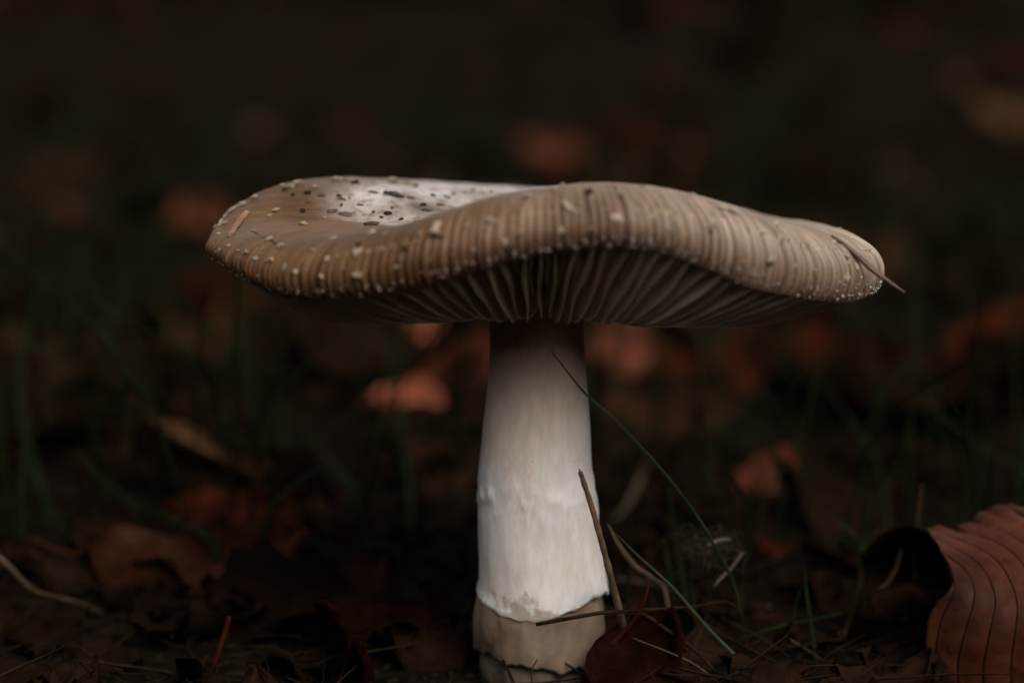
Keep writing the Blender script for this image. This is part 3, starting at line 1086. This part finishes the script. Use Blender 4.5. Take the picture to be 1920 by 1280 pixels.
# farther leaves merge into one carpet
fv, ff = [], []
lo = []
for i in range(4):
    lo.append(leaf_data(6.0, 3.8, 30 + i, rng.uniform(-0.9, 0.9), rng.uniform(-0.9, 0.9), nu=6, nv=5))
for k in range(1500):
    d = 215 + 500 * rng.random() ** 1.4
    x = rng.uniform(-1, 1) * (0.30 * d + 20)
    v, f = lo[k % 4]
    m_ = Matrix.Translation((x, d, ground_z(x, d) + rng.uniform(0.3, 1.0))) @ Matrix.Rotation(rng.uniform(0, 6.28), 4, 'Z') @ Matrix.Rotation(rng.uniform(-0.5, 0.5), 4, 'X') @ Matrix.Scale(rng.uniform(0.8, 1.2), 4)
    b = len(fv)
    fv += [m_ @ p for p in v]
    ff += [tuple(b + i for i in q) for q in f]
obj('leaf_litter', mesh('leaf_litter', fv, ff, True, [M_brown]), None, 'carpet of dim brown leaves far off on the forest floor', 'leaf litter', kind='stuff')


# big ribbed leaf standing by the right edge: a draped patch built from control points
def patch(rows, nu, nv):
    cols = [catmull(r_, nv - 1) for r_ in rows]
    out = [None] * (nu * nv)
    for j in range(nv):
        c = catmull([r_[j] for r_ in cols], nu - 1)
        for i in range(nu):
            out[i * nv + j] = c[i]
    return out


ROWS = [
    [at(1736, 992, 1.6), at(1800, 988, 1.7), at(1850, 960, 1.9), at(1905, 948, 2.0), at(1990, 965, 2.0), at(2080, 985, 1.6)],
    [at(1764, 1036, 0.2), at(1832, 1040, 0.3), at(1895, 1030, 0.3), at(1962, 1025, 0.3), at(2040, 1040, 0.3), at(2110, 1055, 0)],
    [at(1786, 1092, -0.7), at(1845, 1105, -0.8), at(1908, 1112, -0.8), at(1978, 1112, -0.8), at(2060, 1120, -0.8), at(2130, 1130, -1)],
    [at(1744, 1152, -0.7), at(1818, 1178, -1.0), at(1888, 1190, -1.1), at(1972, 1200, -1.1), at(2060, 1200, -1.1), at(2140, 1205, -1.3)],
    [at(1738, 1225, -0.5), at(1802, 1250, -0.8), at(1880, 1262, -0.9), at(1970, 1272, -0.9), at(2060, 1272, -0.9), at(2140, 1275, -1.1)],
    [at(1748, 1320, -0.3), at(1810, 1335, -0.5), at(1885, 1345, -0.6), at(1970, 1350, -0.6), at(2060, 1350, -0.6), at(2140, 1350, -0.8)],
]
PU, PV = 60, 72
base_patch = patch(ROWS, PU, PV)


def vein_u(k, v):
    t = min(1.0, v / 0.62)
    return -0.34 + 0.125 * k + 0.40 * (1 - (1 - t) ** 2)


pn = []
for i in range(PU):
    for j in range(PV):
        a = base_patch[min(i + 1, PU - 1) * PV + j] - base_patch[max(i - 1, 0) * PV + j]
        b = base_patch[i * PV + min(j + 1, PV - 1)] - base_patch[i * PV + max(j - 1, 0)]
        n_ = a.cross(b).normalized()
        pn.append(n_ if n_.y < 0 else -n_)
top = []
for i in range(PU):
    v_ = i / (PU - 1)
    for j in range(PV):
        u_ = j / (PV - 1)
        x = (u_ + 0.34 - 0.40 * (1 - (1 - min(1.0, v_ / 0.62)) ** 2)) / 0.125
        fr = x - math.floor(x)
        h = 0.035 * (math.sin(math.pi * fr) ** 0.8) + 0.05 * noise.noise(Vector((u_ * 5, v_ * 6, 1))) + 0.02 * noise.noise(Vector((u_ * 16, v_ * 14, 1)))
        ed = (0.03 * math.sin(x * 2 * math.pi) + 0.10 * noise.noise(Vector((u_ * 9, 3, 0)))) * max(0, 1 - v_ * 8)
        top.append(base_patch[i * PV + j] + pn[i * PV + j] * h + Vector((0, 0, ed)))
v, f = solidify(top, PU, PV, -0.03)
big = bpy.data.objects.new('beech_leaf', None)
COL.objects.link(big)
big.empty_display_size = 0.01
big['label'] = 'large upright russet beech leaf with dark parallel veins, sharply in focus'
big['category'] = 'leaf'
M_big = leaf_material('leaf_big', (0.022, 0.0056, 0.0025), (0.060, 0.0155, 0.0068), (0.105, 0.032, 0.016), 0.55, rand=0.0, spec=0.2)
obj('blade', mesh('blade', v, f, True, [M_big]), big)
for k in range(0, 10):
    P = []
    for i in range(PU):
        v_ = i / (PU - 1)
        u_ = vein_u(k, v_)
        if 0.0 <= u_ <= 1.0:
            jf = u_ * (PV - 1)
            j = min(int(jf), PV - 2)
            t = jf - j
            P.append(base_patch[i * PV + j].lerp(base_patch[i * PV + j + 1], t) + pn[i * PV + j] * (0.018 + 0.05 * noise.noise(Vector((u_ * 5, v_ * 6, 1))) + 0.02 * noise.noise(Vector((u_ * 16, v_ * 14, 1)))))
    if len(P) > 6:
        tv, tf = tube_data(P, taper(len(P), 0.026, 0.030), 6)
        obj('vein', mesh('vein', tv, tf, True, [M_vein]), big)

ROWS = [
    [at(1612, 1040, 2.6), at(1650, 998, 2.6), at(1700, 984, 2.4), at(1745, 996, 2.0)],
    [at(1618, 1060, 3.6), at(1665, 1045, 3.9), at(1715, 1040, 3.7), at(1775, 1050, 2.8)],
    [at(1622, 1085, 3.0), at(1668, 1090, 3.2), at(1720, 1090, 3.0), at(1785, 1110, 2.0)],
    [at(1630, 1118, 1.4), at(1672, 1108, 1.2), at(1710, 1100, 1.0), at(1752, 1132, 0.6)],
    [at(1640, 1150, 1.2), at(1680, 1150, 1.2), at(1715, 1160, 1.2), at(1752, 1190, 1.0)],
]
tp = patch(ROWS, 26, 24)
tp = [p + Vector((0, 0, 0.04 * noise.noise(p * 1.5))) for p in tp]
v, f = solidify(tp, 26, 24, -0.03)
obj('curled_leaf', mesh('curled_leaf', v, f, True, [M_dark]), None, 'dark curled leaf hollow beside the large ribbed leaf', 'leaf')  # inside of a curled lobe, its shade put into the dark material


# ------------------------------------------------------------------ single blades, straws and stalks
def blade(name, pts, r0, rm, r1, mat, label, cat, flat=0.35, sides=6, n=28, side=None, bumpy=0.0, group=None):
    P = [at(*p) for p in pts]
    if name == 'straw' and 'hollow' not in label:          # straws lie on the soil
        k_ = 0
        while min(p.z - ground_z(p.x, p.y) for p in P) > 0.15 and k_ < 60:
            k_ += 1
            P = [at(a_, b_, c_ + 0.2 * k_) for a_, b_, c_ in pts]
    if name in ('grass_blade', 'dry_stalk', 'dry_grass_blade', 'leaf_stalk', 'dark_stem'):     # rooted in the soil
        if P[0].z < P[-1].z:
            P.reverse()
            r0, r1 = r1, r0
        g_ = ground_z(P[-1].x, P[-1].y)
        if P[-1].z > g_ - 0.1:
            d_ = P[-1] - P[-2]
            x_, y_ = P[-1].x + d_.x * 0.35, P[-1].y + d_.y * 0.35
            P.append(Vector((x_, y_, ground_z(x_, y_) - 0.25)))
    C = catmull(P, n)
    rad = taper(n + 1, r0, r1, rm)
    if bumpy:
        rad = [r_ * (1 + bumpy * noise.noise(Vector((i * 0.8, r0 * 90, 1)))) for i, r_ in enumerate(rad)]
    v, f = tube_data(C, rad, sides, flat, side)
    return obj(name, mesh(name, v, f, True, [mat]), None, label, cat, group)


long_pts = [(1034, 659, -2.6), (1068, 702, -2.5), (1100, 740, -2.4), (1150, 783, -2.1), (1196, 832, -1.8), (1240, 880, -1.5), (1268, 915, -1.2), (1310, 972, -0.8),
            (1345, 1032, -0.3), (1372, 1085, 0.2), (1388, 1150, 0.8), (1392, 1215, 1.5)]
blade('grass_blade', long_pts, 0.010, 0.031, 0.024, M_grass_b, 'long thin green grass blade arching across the white stem', 'grass blade', 0.5)
# leaning stalk with a broken top
st = blade('dry_stalk', [(1088, 884, -2.3), (1108, 945, -2.2), (1128, 1015, -2.0), (1146, 1085, -1.7), (1161, 1142, -1.4), (1172, 1200, -1.0)], 0.045, 0.062, 0.07, M_stalk,
           'short brown broken stalk leaning against the white stem', 'stalk', 0.75, 8, 30, bumpy=0.25)
blade('broken_tip', [(1093, 893, -2.32), (1088, 884, -2.33), (1086, 878, -2.34)], 0.022, 0.02, 0.008, M_stalk, None, None, 0.6, 5, 6).parent = st
blade('dark_stem', [(1005, 1170, -2.0), (1065, 1159, -2.0), (1130, 1148, -1.9), (1180, 1145, -1.6), (1290, 1138, -1.0), (1380, 1137, 0)], 0.036, 0.036, 0.02, M_straw_d,
      'thin dark stem lying across the volva band', 'stem', 0.7)
blade('grass_blade', [(1155, 1000, -1.0), (1200, 1045, -1.0), (1260, 1100, -1.1), (1330, 1180, -1.2), (1420, 1270, -1.4), (1470, 1330, -1.4)], 0.010, 0.033, 0.036, M_grass_b,
      'straight green grass blade slanting down from the stem foot', 'grass blade', 0.4)
blade('dry_grass_blade', [(1140, 982, 0.2), (1160, 1020, 0.2), (1190, 1060, 0.2), (1222, 1084, 0.2), (1250, 1120, 0.4)], 0.015, 0.06, 0.04, M_straw, 'short tan bent grass blade beside the stem', 'grass blade', 0.4)
blade('straw', [(1153, 1084, 0.3), (1200, 1090, 0.3), (1240, 1096, 0.4), (1285, 1115, 0.5)], 0.03, 0.035, 0.02, M_straw, 'tan straw lying level behind the broken stalk', 'straw', 0.6)
blade('straw', [(1140, 1155, -1.2), (1200, 1150, -1.2), (1250, 1180, -1.4), (1310, 1225, -1.5), (1370, 1290, -1.5)], 0.03, 0.04, 0.02, M_straw_d, 'olive brown straw curving down past the dark red curled leaf', 'straw', 0.5)
blade('straw', [(1185, 1195, -1.5), (1260, 1225, -1.6), (1310, 1250, -1.6), (1370, 1300, -1.6)], 0.012, 0.022, 0.015, M_straw, 'thin pale straw on the soil below the slanting blade', 'straw', 0.6)
blade('leaf_stalk', [(1218, 1085, -1.6), (1210, 1120, -1.6), (1190, 1160, -1.5), (1150, 1205, -1.3), (1100, 1260, -1.3)], 0.015, 0.05, 0.06, M_petiole, 'dark red leaf stalk rising beside the stem foot', 'leaf stalk', 0.6)
blade('straw', [(1410, 1135, 1.0), (1430, 1133, 1.0), (1450, 1138, 1.0)], 0.012, 0.018, 0.008, M_straw, 'tiny pale straw tip on black soil', 'straw', 0.6)
blade('straw', [(1480, 1197, -0.5), (1510, 1215, -0.5), (1545, 1238, -0.6)], 0.010, 0.014, 0.008, M_straw, 'hair thin pale straw beside the dim upright blades', 'straw', 0.6)
GREEN = [
    ([(1185, 960, 1.5), (1182, 1030, 1.5), (1178, 1110, 1.4), (1180, 1200, 1.2)], 0.035),
    ([(1250, 838, 5), (1252, 900, 5), (1258, 960, 4.6), (1270, 1030, 4), (1285, 1120, 3)], 0.04),
    ([(1215, 1050, 3), (1236, 1020, 3), (1243, 1012, 3), (1250, 1045, 3), (1262, 1110, 2.6)], 0.045),
    ([(1286, 1020, 2), (1294, 1090, 2), (1305, 1160, 1.8), (1312, 1240, 1.5)], 0.05),
    ([(1508, 1060, 1), (1512, 1110, 1), (1522, 1180, 0.8), (1535, 1290, 0.3)], 0.04),
    ([(1500, 1105, 1.5), (1480, 1180, 1.4), (1462, 1260, 1.2)], 0.025),
    ([(1380, 1205, 1), (1440, 1180, 1), (1510, 1163, 1.2), (1580, 1150, 1.5)], 0.025),
    ([(1390, 1060, 3), (1392, 1120, 3), (1388, 1190, 2.5)], 0.03),
    ([(1545, 955, 6), (1580, 985, 6), (1604, 1010, 5.8), (1625, 1060, 5)], 0.06),
    ([(1555, 1020, 5), (1590, 1012, 5), (1610, 1030, 5)], 0.05),
    ([(1735, 690, 12), (1712, 740, 12), (1700, 830, 11.5), (1672, 900, 11), (1655, 980, 10)], 0.03),
    ([(1720, 735, 12), (1790, 800, 12), (1860, 850, 12), (1935, 900, 12)], 0.06),
    ([(1545, 710, 16), (1600, 800, 15), (1640, 850, 14), (1660, 940, 12)], 0.06),
    ([(140, 840, 9), (200, 905, 8.5), (270, 950, 8), (345, 985, 7), (400, 1020, 6)], 0.075),
    ([(40, 840, 12), (80, 930, 11), (130, 1000, 9), (190, 1060, 7)], 0.04),
    ([(90, 470, 22), (70, 560, 20), (45, 660, 18), (40, 780, 16), (80, 920, 13)], 0.09),
    ([(500, 970, 6), (540, 920, 7), (580, 890, 8), (640, 870, 9)], 0.08),
    ([(740, 730, 18), (752, 800, 16), (765, 880, 14), (770, 960, 11)], 0.07),
    ([(530, 740, 20), (530, 810, 18), (532, 900, 14), (540, 980, 10)], 0.09),
    ([(530, 760, 20), (590, 830, 18), (640, 890, 14), (660, 920, 12)], 0.10),
    ([(900, 960, 9), (840, 975, 9), (790, 1005, 8), (750, 1020, 8)], 0.04),
    ([(520, 1005, 5), (580, 1015, 5), (660, 1025, 5), (740, 1030, 5)], 0.03),
]
GREEN_LABELS = ['short upright green blade just beside the broken stalk', 'tall green blade behind the long arching blade', 'kinked green blade bent over beside the stem foot',
                'green blade rising behind the straight slanting blade', 'lone upright green blade between tuft and dark twig', 'fine blade crossing the lone upright blade near the twig',
                'low green blade lying level toward the dark twig', 'short green blade below the wispy tuft', 'green blade slanting behind the dark twig top', 'short level green blade touching the dark twig top',
                'thin tall blade rising behind the broken stalk stub', 'dim blade slanting away over the large ribbed leaf', 'dim bent blade behind the twig below the cap margin',
                'broad green blade slanting down to the broad brown leaf', 'thin dim blade behind the broad slanting green blade', 'tall pale blurred blade standing alone far from the stem',
                'green blade arching over the pale rolled leaf', 'upright blade crossing the bright orange arched leaf', 'upright blurred blade behind the pale rolled leaf', 'blurred blade drooping beyond the pale rolled leaf',
                'thin blade touching the stem near the curled leaf edge', 'thin level blade between broad brown leaf and stem']
for (pts, r_), lab in zip(GREEN, GREEN_LABELS):
    blade('grass_blade', pts, 0.012, r_, r_ * 0.8, M_grass, lab, 'grass blade', 0.35, group='dim green blades around the mushroom')

blade('twig', [(1615, 1060, 3), (1610, 1110, 2.6), (1590, 1170, 2.0), (1560, 1230, 1.2), (1540, 1300, 0.8)], 0.02, 0.06, 0.07, M_straw_d, 'dark twig rising from the soil beside the curled leaf', 'twig', 0.8, bumpy=0.4)
blade('dry_stalk', [(1728, 907, 3.5), (1724, 945, 3.4), (1718, 1000, 3.2), (1715, 1060, 3)], 0.04, 0.045, 0.05, M_straw_d, 'short broken stalk stub standing behind the large ribbed leaf', 'stalk', 0.7, bumpy=0.3)
blade('straw', [(1580, 1045, 4.6), (1605, 1030, 4.6), (1640, 1005, 4.8), (1670, 985, 5)], 0.04, 0.06, 0.03, M_straw_d, 'brown straw crossing the blurred green blades', 'straw', 0.5)
blade('straw', [(1690, 1030, 2.2), (1680, 1065, 2.0), (1665, 1090, 1.8), (1648, 1105, 1.6)], 0.03, 0.05, 0.03, M_straw_d, 'bent straw inside the dark leaf hollow', 'straw', 0.5)
blade('straw', [(-20, 1028, 0), (20, 1065, 0), (60, 1105, 0.3), (100, 1118, 0.6), (150, 1130, 1.0), (195, 1150, 1.2)], 0.06, 0.055, 0.02, M_straw, 'bright bent straw entering beside the dim brown leaf', 'straw', 0.6)
blade('leaf_stalk', [(430, 1155, -0.8), (420, 1190, -0.8), (405, 1235, -0.8), (388, 1275, -0.7), (380, 1310, -0.6)], 0.05, 0.05, 0.02, M_petiole, 'bright red brown leaf stalk upright on dark soil', 'leaf stalk', 0.7)
blade('straw', [(567, 1050, 0.4), (583, 1090, 0.3), (605, 1140, 0.2)], 0.010, 0.02, 0.016, M_straw, 'thin straw slanting over the ribbed dark leaf', 'straw', 0.7)
blade('straw', [(605, 1140, 0.1), (592, 1165, 0.1), (583, 1185, 0.1)], 0.016, 0.016, 0.010, M_straw_d, 'short straw piece below the slanting thin straw', 'straw', 0.7)
blade('straw', [(487, 1185, 0), (530, 1190, 0), (575, 1195, 0)], 0.010, 0.018, 0.010, M_straw, 'level thin straw on the black soil', 'straw', 0.7)
blade('straw', [(340, 815, 14), (380, 850, 13.6), (430, 905, 13), (400, 985, 9)], 0.05, 0.07, 0.05, M_straw_d, 'brown bent straw crossing the pale rolled leaf', 'straw', 0.6)
blade('straw', [(1255, 795, 15), (1220, 815, 15), (1160, 845, 14), (1110, 860, 14)], 0.06, 0.08, 0.05, M_straw_d, 'blurred brown straw behind the long grass blade', 'straw', 0.6)
blade('straw', [(1215, 860, 9), (1200, 900, 9), (1180, 940, 8), (1150, 975, 7)], 0.05, 0.07, 0.03, M_straw, 'blurred tan straw curving between the stem and the long grass blade', 'straw', 0.6)
blade('fine_root', [(1008, 1235, -1.9), (998, 1255, -1.9), (997, 1290, -1.8)], 0.012, 0.012, 0.010, M_crumb, 'hair thin black rootlet on the bulb', 'rootlet', 1.0)
blade('straw', [(85, 1240, -0.6), (110, 1255, -0.6), (150, 1300, -0.6)], 0.016, 0.025, 0.012, M_straw_d, 'short tan straw on soil far from the stem', 'straw', 0.6)
blade('straw', [(600, 985, 7), (660, 1010, 7), (720, 1020, 7), (760, 1032, 7)], 0.03, 0.035, 0.02, M_straw_d, 'brown straw lying between the stem and broad brown leaf', 'straw', 0.6)

# wispy tuft of dry moss and seed hair on the soil
tuft = bpy.data.objects.new('dry_tuft', None)
COL.objects.link(tuft)
tuft.empty_display_size = 0.01
tuft['label'] = 'wispy tuft of dry moss and pale hairs beside the grass'
tuft['category'] = 'moss tuft'
rng = random.Random(61)
hv, hf = [], []
for k in range(90):
    c0 = Vector((rng.gauss(1335, 26), rng.gauss(1035, 16), 0))
    a = rng.uniform(0, 6.28)
    ln = rng.uniform(15, 55)
    Y = rng.uniform(0.8, 2.4)
    pts = [at(c0.x + math.cos(a) * ln * t + rng.gauss(0, 5), c0.y + math.sin(a) * ln * t * 0.6 + rng.gauss(0, 4) - 8 * math.sin(3.14 * t), Y + t * rng.uniform(-0.5, 0.5)) for t in (0, 0.35, 0.7, 1)]
    C = catmull(pts, 8)
    v, f = tube_data(C, [0.006] * 9, 3, 1.0, None, len(hv))
    hv += v
    hf += f
obj('hair', mesh('hair', hv, hf, True, [M_straw]), tuft, kind='stuff')
for pts, r_ in (([(1325, 1022, 1.2), (1350, 1012, 1.2), (1372, 1010, 1.2)], 0.04), ([(1392, 1036, 1.0), (1375, 1060, 1.0), (1350, 1085, 1.0), (1338, 1100, 1.0)], 0.03)):
    C = catmull([at(*p) for p in pts], 10)
    v, f = tube_data(C, taper(11, r_ * 0.5, r_ * 0.3, r_), 6, 0.5)
    obj('husk', mesh('husk', v, f, True, [M_fluff]), tuft)

# ------------------------------------------------------------------ uncountable stuff: grass behind, crumbs of humus


def grass_field(name, n, gen, mat, seed, label):
    rn = random.Random(seed)
    gv, gf = [], []
    for _ in range(n):
        x, y = gen(rn)
        z = ground_z(x, y)
        h = rn.uniform(2.5, 8.0) * (1 + 0.4 * rn.random())
        a = rn.uniform(0, 6.28)
        bend = rn.uniform(0.3, 1.5) * h * 0.6
        d = Vector((math.cos(a), math.sin(a), 0))
        P = [Vector((x, y, z - 0.2)), Vector((x, y, z + h * 0.5)) + d * bend * 0.25, Vector((x, y, z + h * rn.uniform(0.7, 1.0))) + d * bend]
        C = catmull(P, 5)
        b = len(gv)
        v, f = tube_data(C, [r_ * rn.uniform(0.7, 1.3) for r_ in (0.05, 0.055, 0.05, 0.04, 0.03, 0.01)], 3, 0.5, d.cross(Vector((0, 0, 1))), b)
        gv += v
        gf += f
    obj(name, mesh(name, gv, gf, True, [mat]), None, label, 'grass', kind='stuff')


def near_gen(rn):
    while True:
        d = 7 + 60 * rn.random() ** 1.2
        x = rn.uniform(-1, 1) * (0.25 * (d + 45) + 6)
        if d > 14 or abs(x - 0.5) > 3.5:
            return x, d


def far_gen(rn):
    d = 60 + 400 * rn.random() ** 1.5
    return rn.uniform(-1, 1) * (0.28 * (d + 45) + 10), d


grass_field('grass', 700, near_gen, M_grass, 1, 'blurred thin dark green grass between the leaves behind the mushroom')
grass_field('grass', 1600, far_gen, M_grass, 2, 'far dark grass fading into the blur of the forest floor')

rn = random.Random(8)
cv, cf = [], []
for _ in range(9000):
    y = -6 + 30 * rn.random() ** 1.3
    x = rn.uniform(-1, 1) * (0.24 * (y + 45) + 3)
    z = ground_z(x, y)
    r_ = rn.uniform(0.02, 0.09) * (1 if rn.random() < 0.93 else 2.0)
    m_ = Matrix.Translation((x, y, z + r_ * 0.3)) @ Matrix.Rotation(rn.uniform(0, 6.28), 4, 'Z') @ Matrix.Rotation(rn.uniform(-1, 1), 4, 'X')
    b = len(cv)
    l_ = rn.uniform(0.6, 2.6)
    for v in ((1, 0, 0), (0, 1, 0), (-1, 0, 0), (0, -1, 0), (0, 0, 0.8), (0, 0, -0.8)):
        q = Vector(v) * r_ * rn.uniform(0.6, 1.3)
        q.x *= l_
        cv.append(m_ @ q)
    cf += [tuple(b + j for j in t) for t in ((0, 1, 4), (1, 2, 4), (2, 3, 4), (3, 0, 4), (1, 0, 5), (2, 1, 5), (3, 2, 5), (0, 3, 5))]
obj('humus', mesh('humus', cv, cf, False, [M_humus]), None, 'black crumbly humus and rotted bits covering the soil around the stem', 'humus', kind='stuff')

rn = random.Random(18)
lv, lf = [], []
for _ in range(1500):
    y = -4 + 44 * rn.random() ** 1.4
    x = rn.uniform(-1, 1) * (0.25 * (y + 45) + 3)
    if math.hypot(x - 0.55, y) < 1.6:
        continue
    z = ground_z(x, y) + rn.uniform(0.02, 0.5)
    a = rn.uniform(0, 6.28)
    l_ = rn.uniform(0.5, 3.2)
    d = Vector((math.cos(a), math.sin(a), rn.uniform(-0.3, 0.45)))
    side = Vector((-d.y, d.x, 0)) * rn.uniform(-0.25, 0.25)
    C = catmull([Vector((x, y, z)) - d * l_ * 0.5, Vector((x, y, z)) + side, Vector((x, y, z)) + d * l_ * 0.5], 4)
    r_ = rn.uniform(0.012, 0.04)
    v, f = tube_data(C, [r_ * 0.6, r_, r_, r_ * 0.8, r_ * 0.4], 4, 0.6, None, len(lv))
    lv += v
    lf += f
obj('plant_litter', mesh('plant_litter', lv, lf, True, [M_bits]), None, 'dull brown bits of stalk and rotted grass strewn over the soil', 'litter', kind='stuff')
fv, ff = [], []
frag = [leaf_data(2.4, 1.7, 60 + i, rn.uniform(-1.3, 1.3), rn.uniform(-1.3, 1.3), nu=7, nv=6, torn=1.6) for i in range(6)]
for k in range(650):
    y = -4 + 60 * rn.random() ** 1.3
    x = rn.uniform(-1, 1) * (0.25 * (y + 45) + 3)
    if math.hypot(x - 0.55, y) < 2.0 or (y < 0 and abs(x - 0.55) < 2.5):
        continue
    v, f = frag[k % 6]
    m_ = Matrix.Translation((x, y, ground_z(x, y) + rn.uniform(0.05, 0.35))) @ Matrix.Rotation(rn.uniform(0, 6.28), 4, 'Z') @ Matrix.Rotation(rn.uniform(-0.7, 0.7), 4, 'X') @ Matrix.Scale(rn.uniform(0.4, 1.1), 4)
    b = len(fv)
    fv += [m_ @ p for p in v]
    ff += [tuple(b + i for i in q) for q in f]
obj('leaf_fragments', mesh('leaf_fragments', fv, ff, True, [M_frag]), None, 'broken dark brown leaf fragments littering the soil around the mushroom', 'litter', kind='stuff')
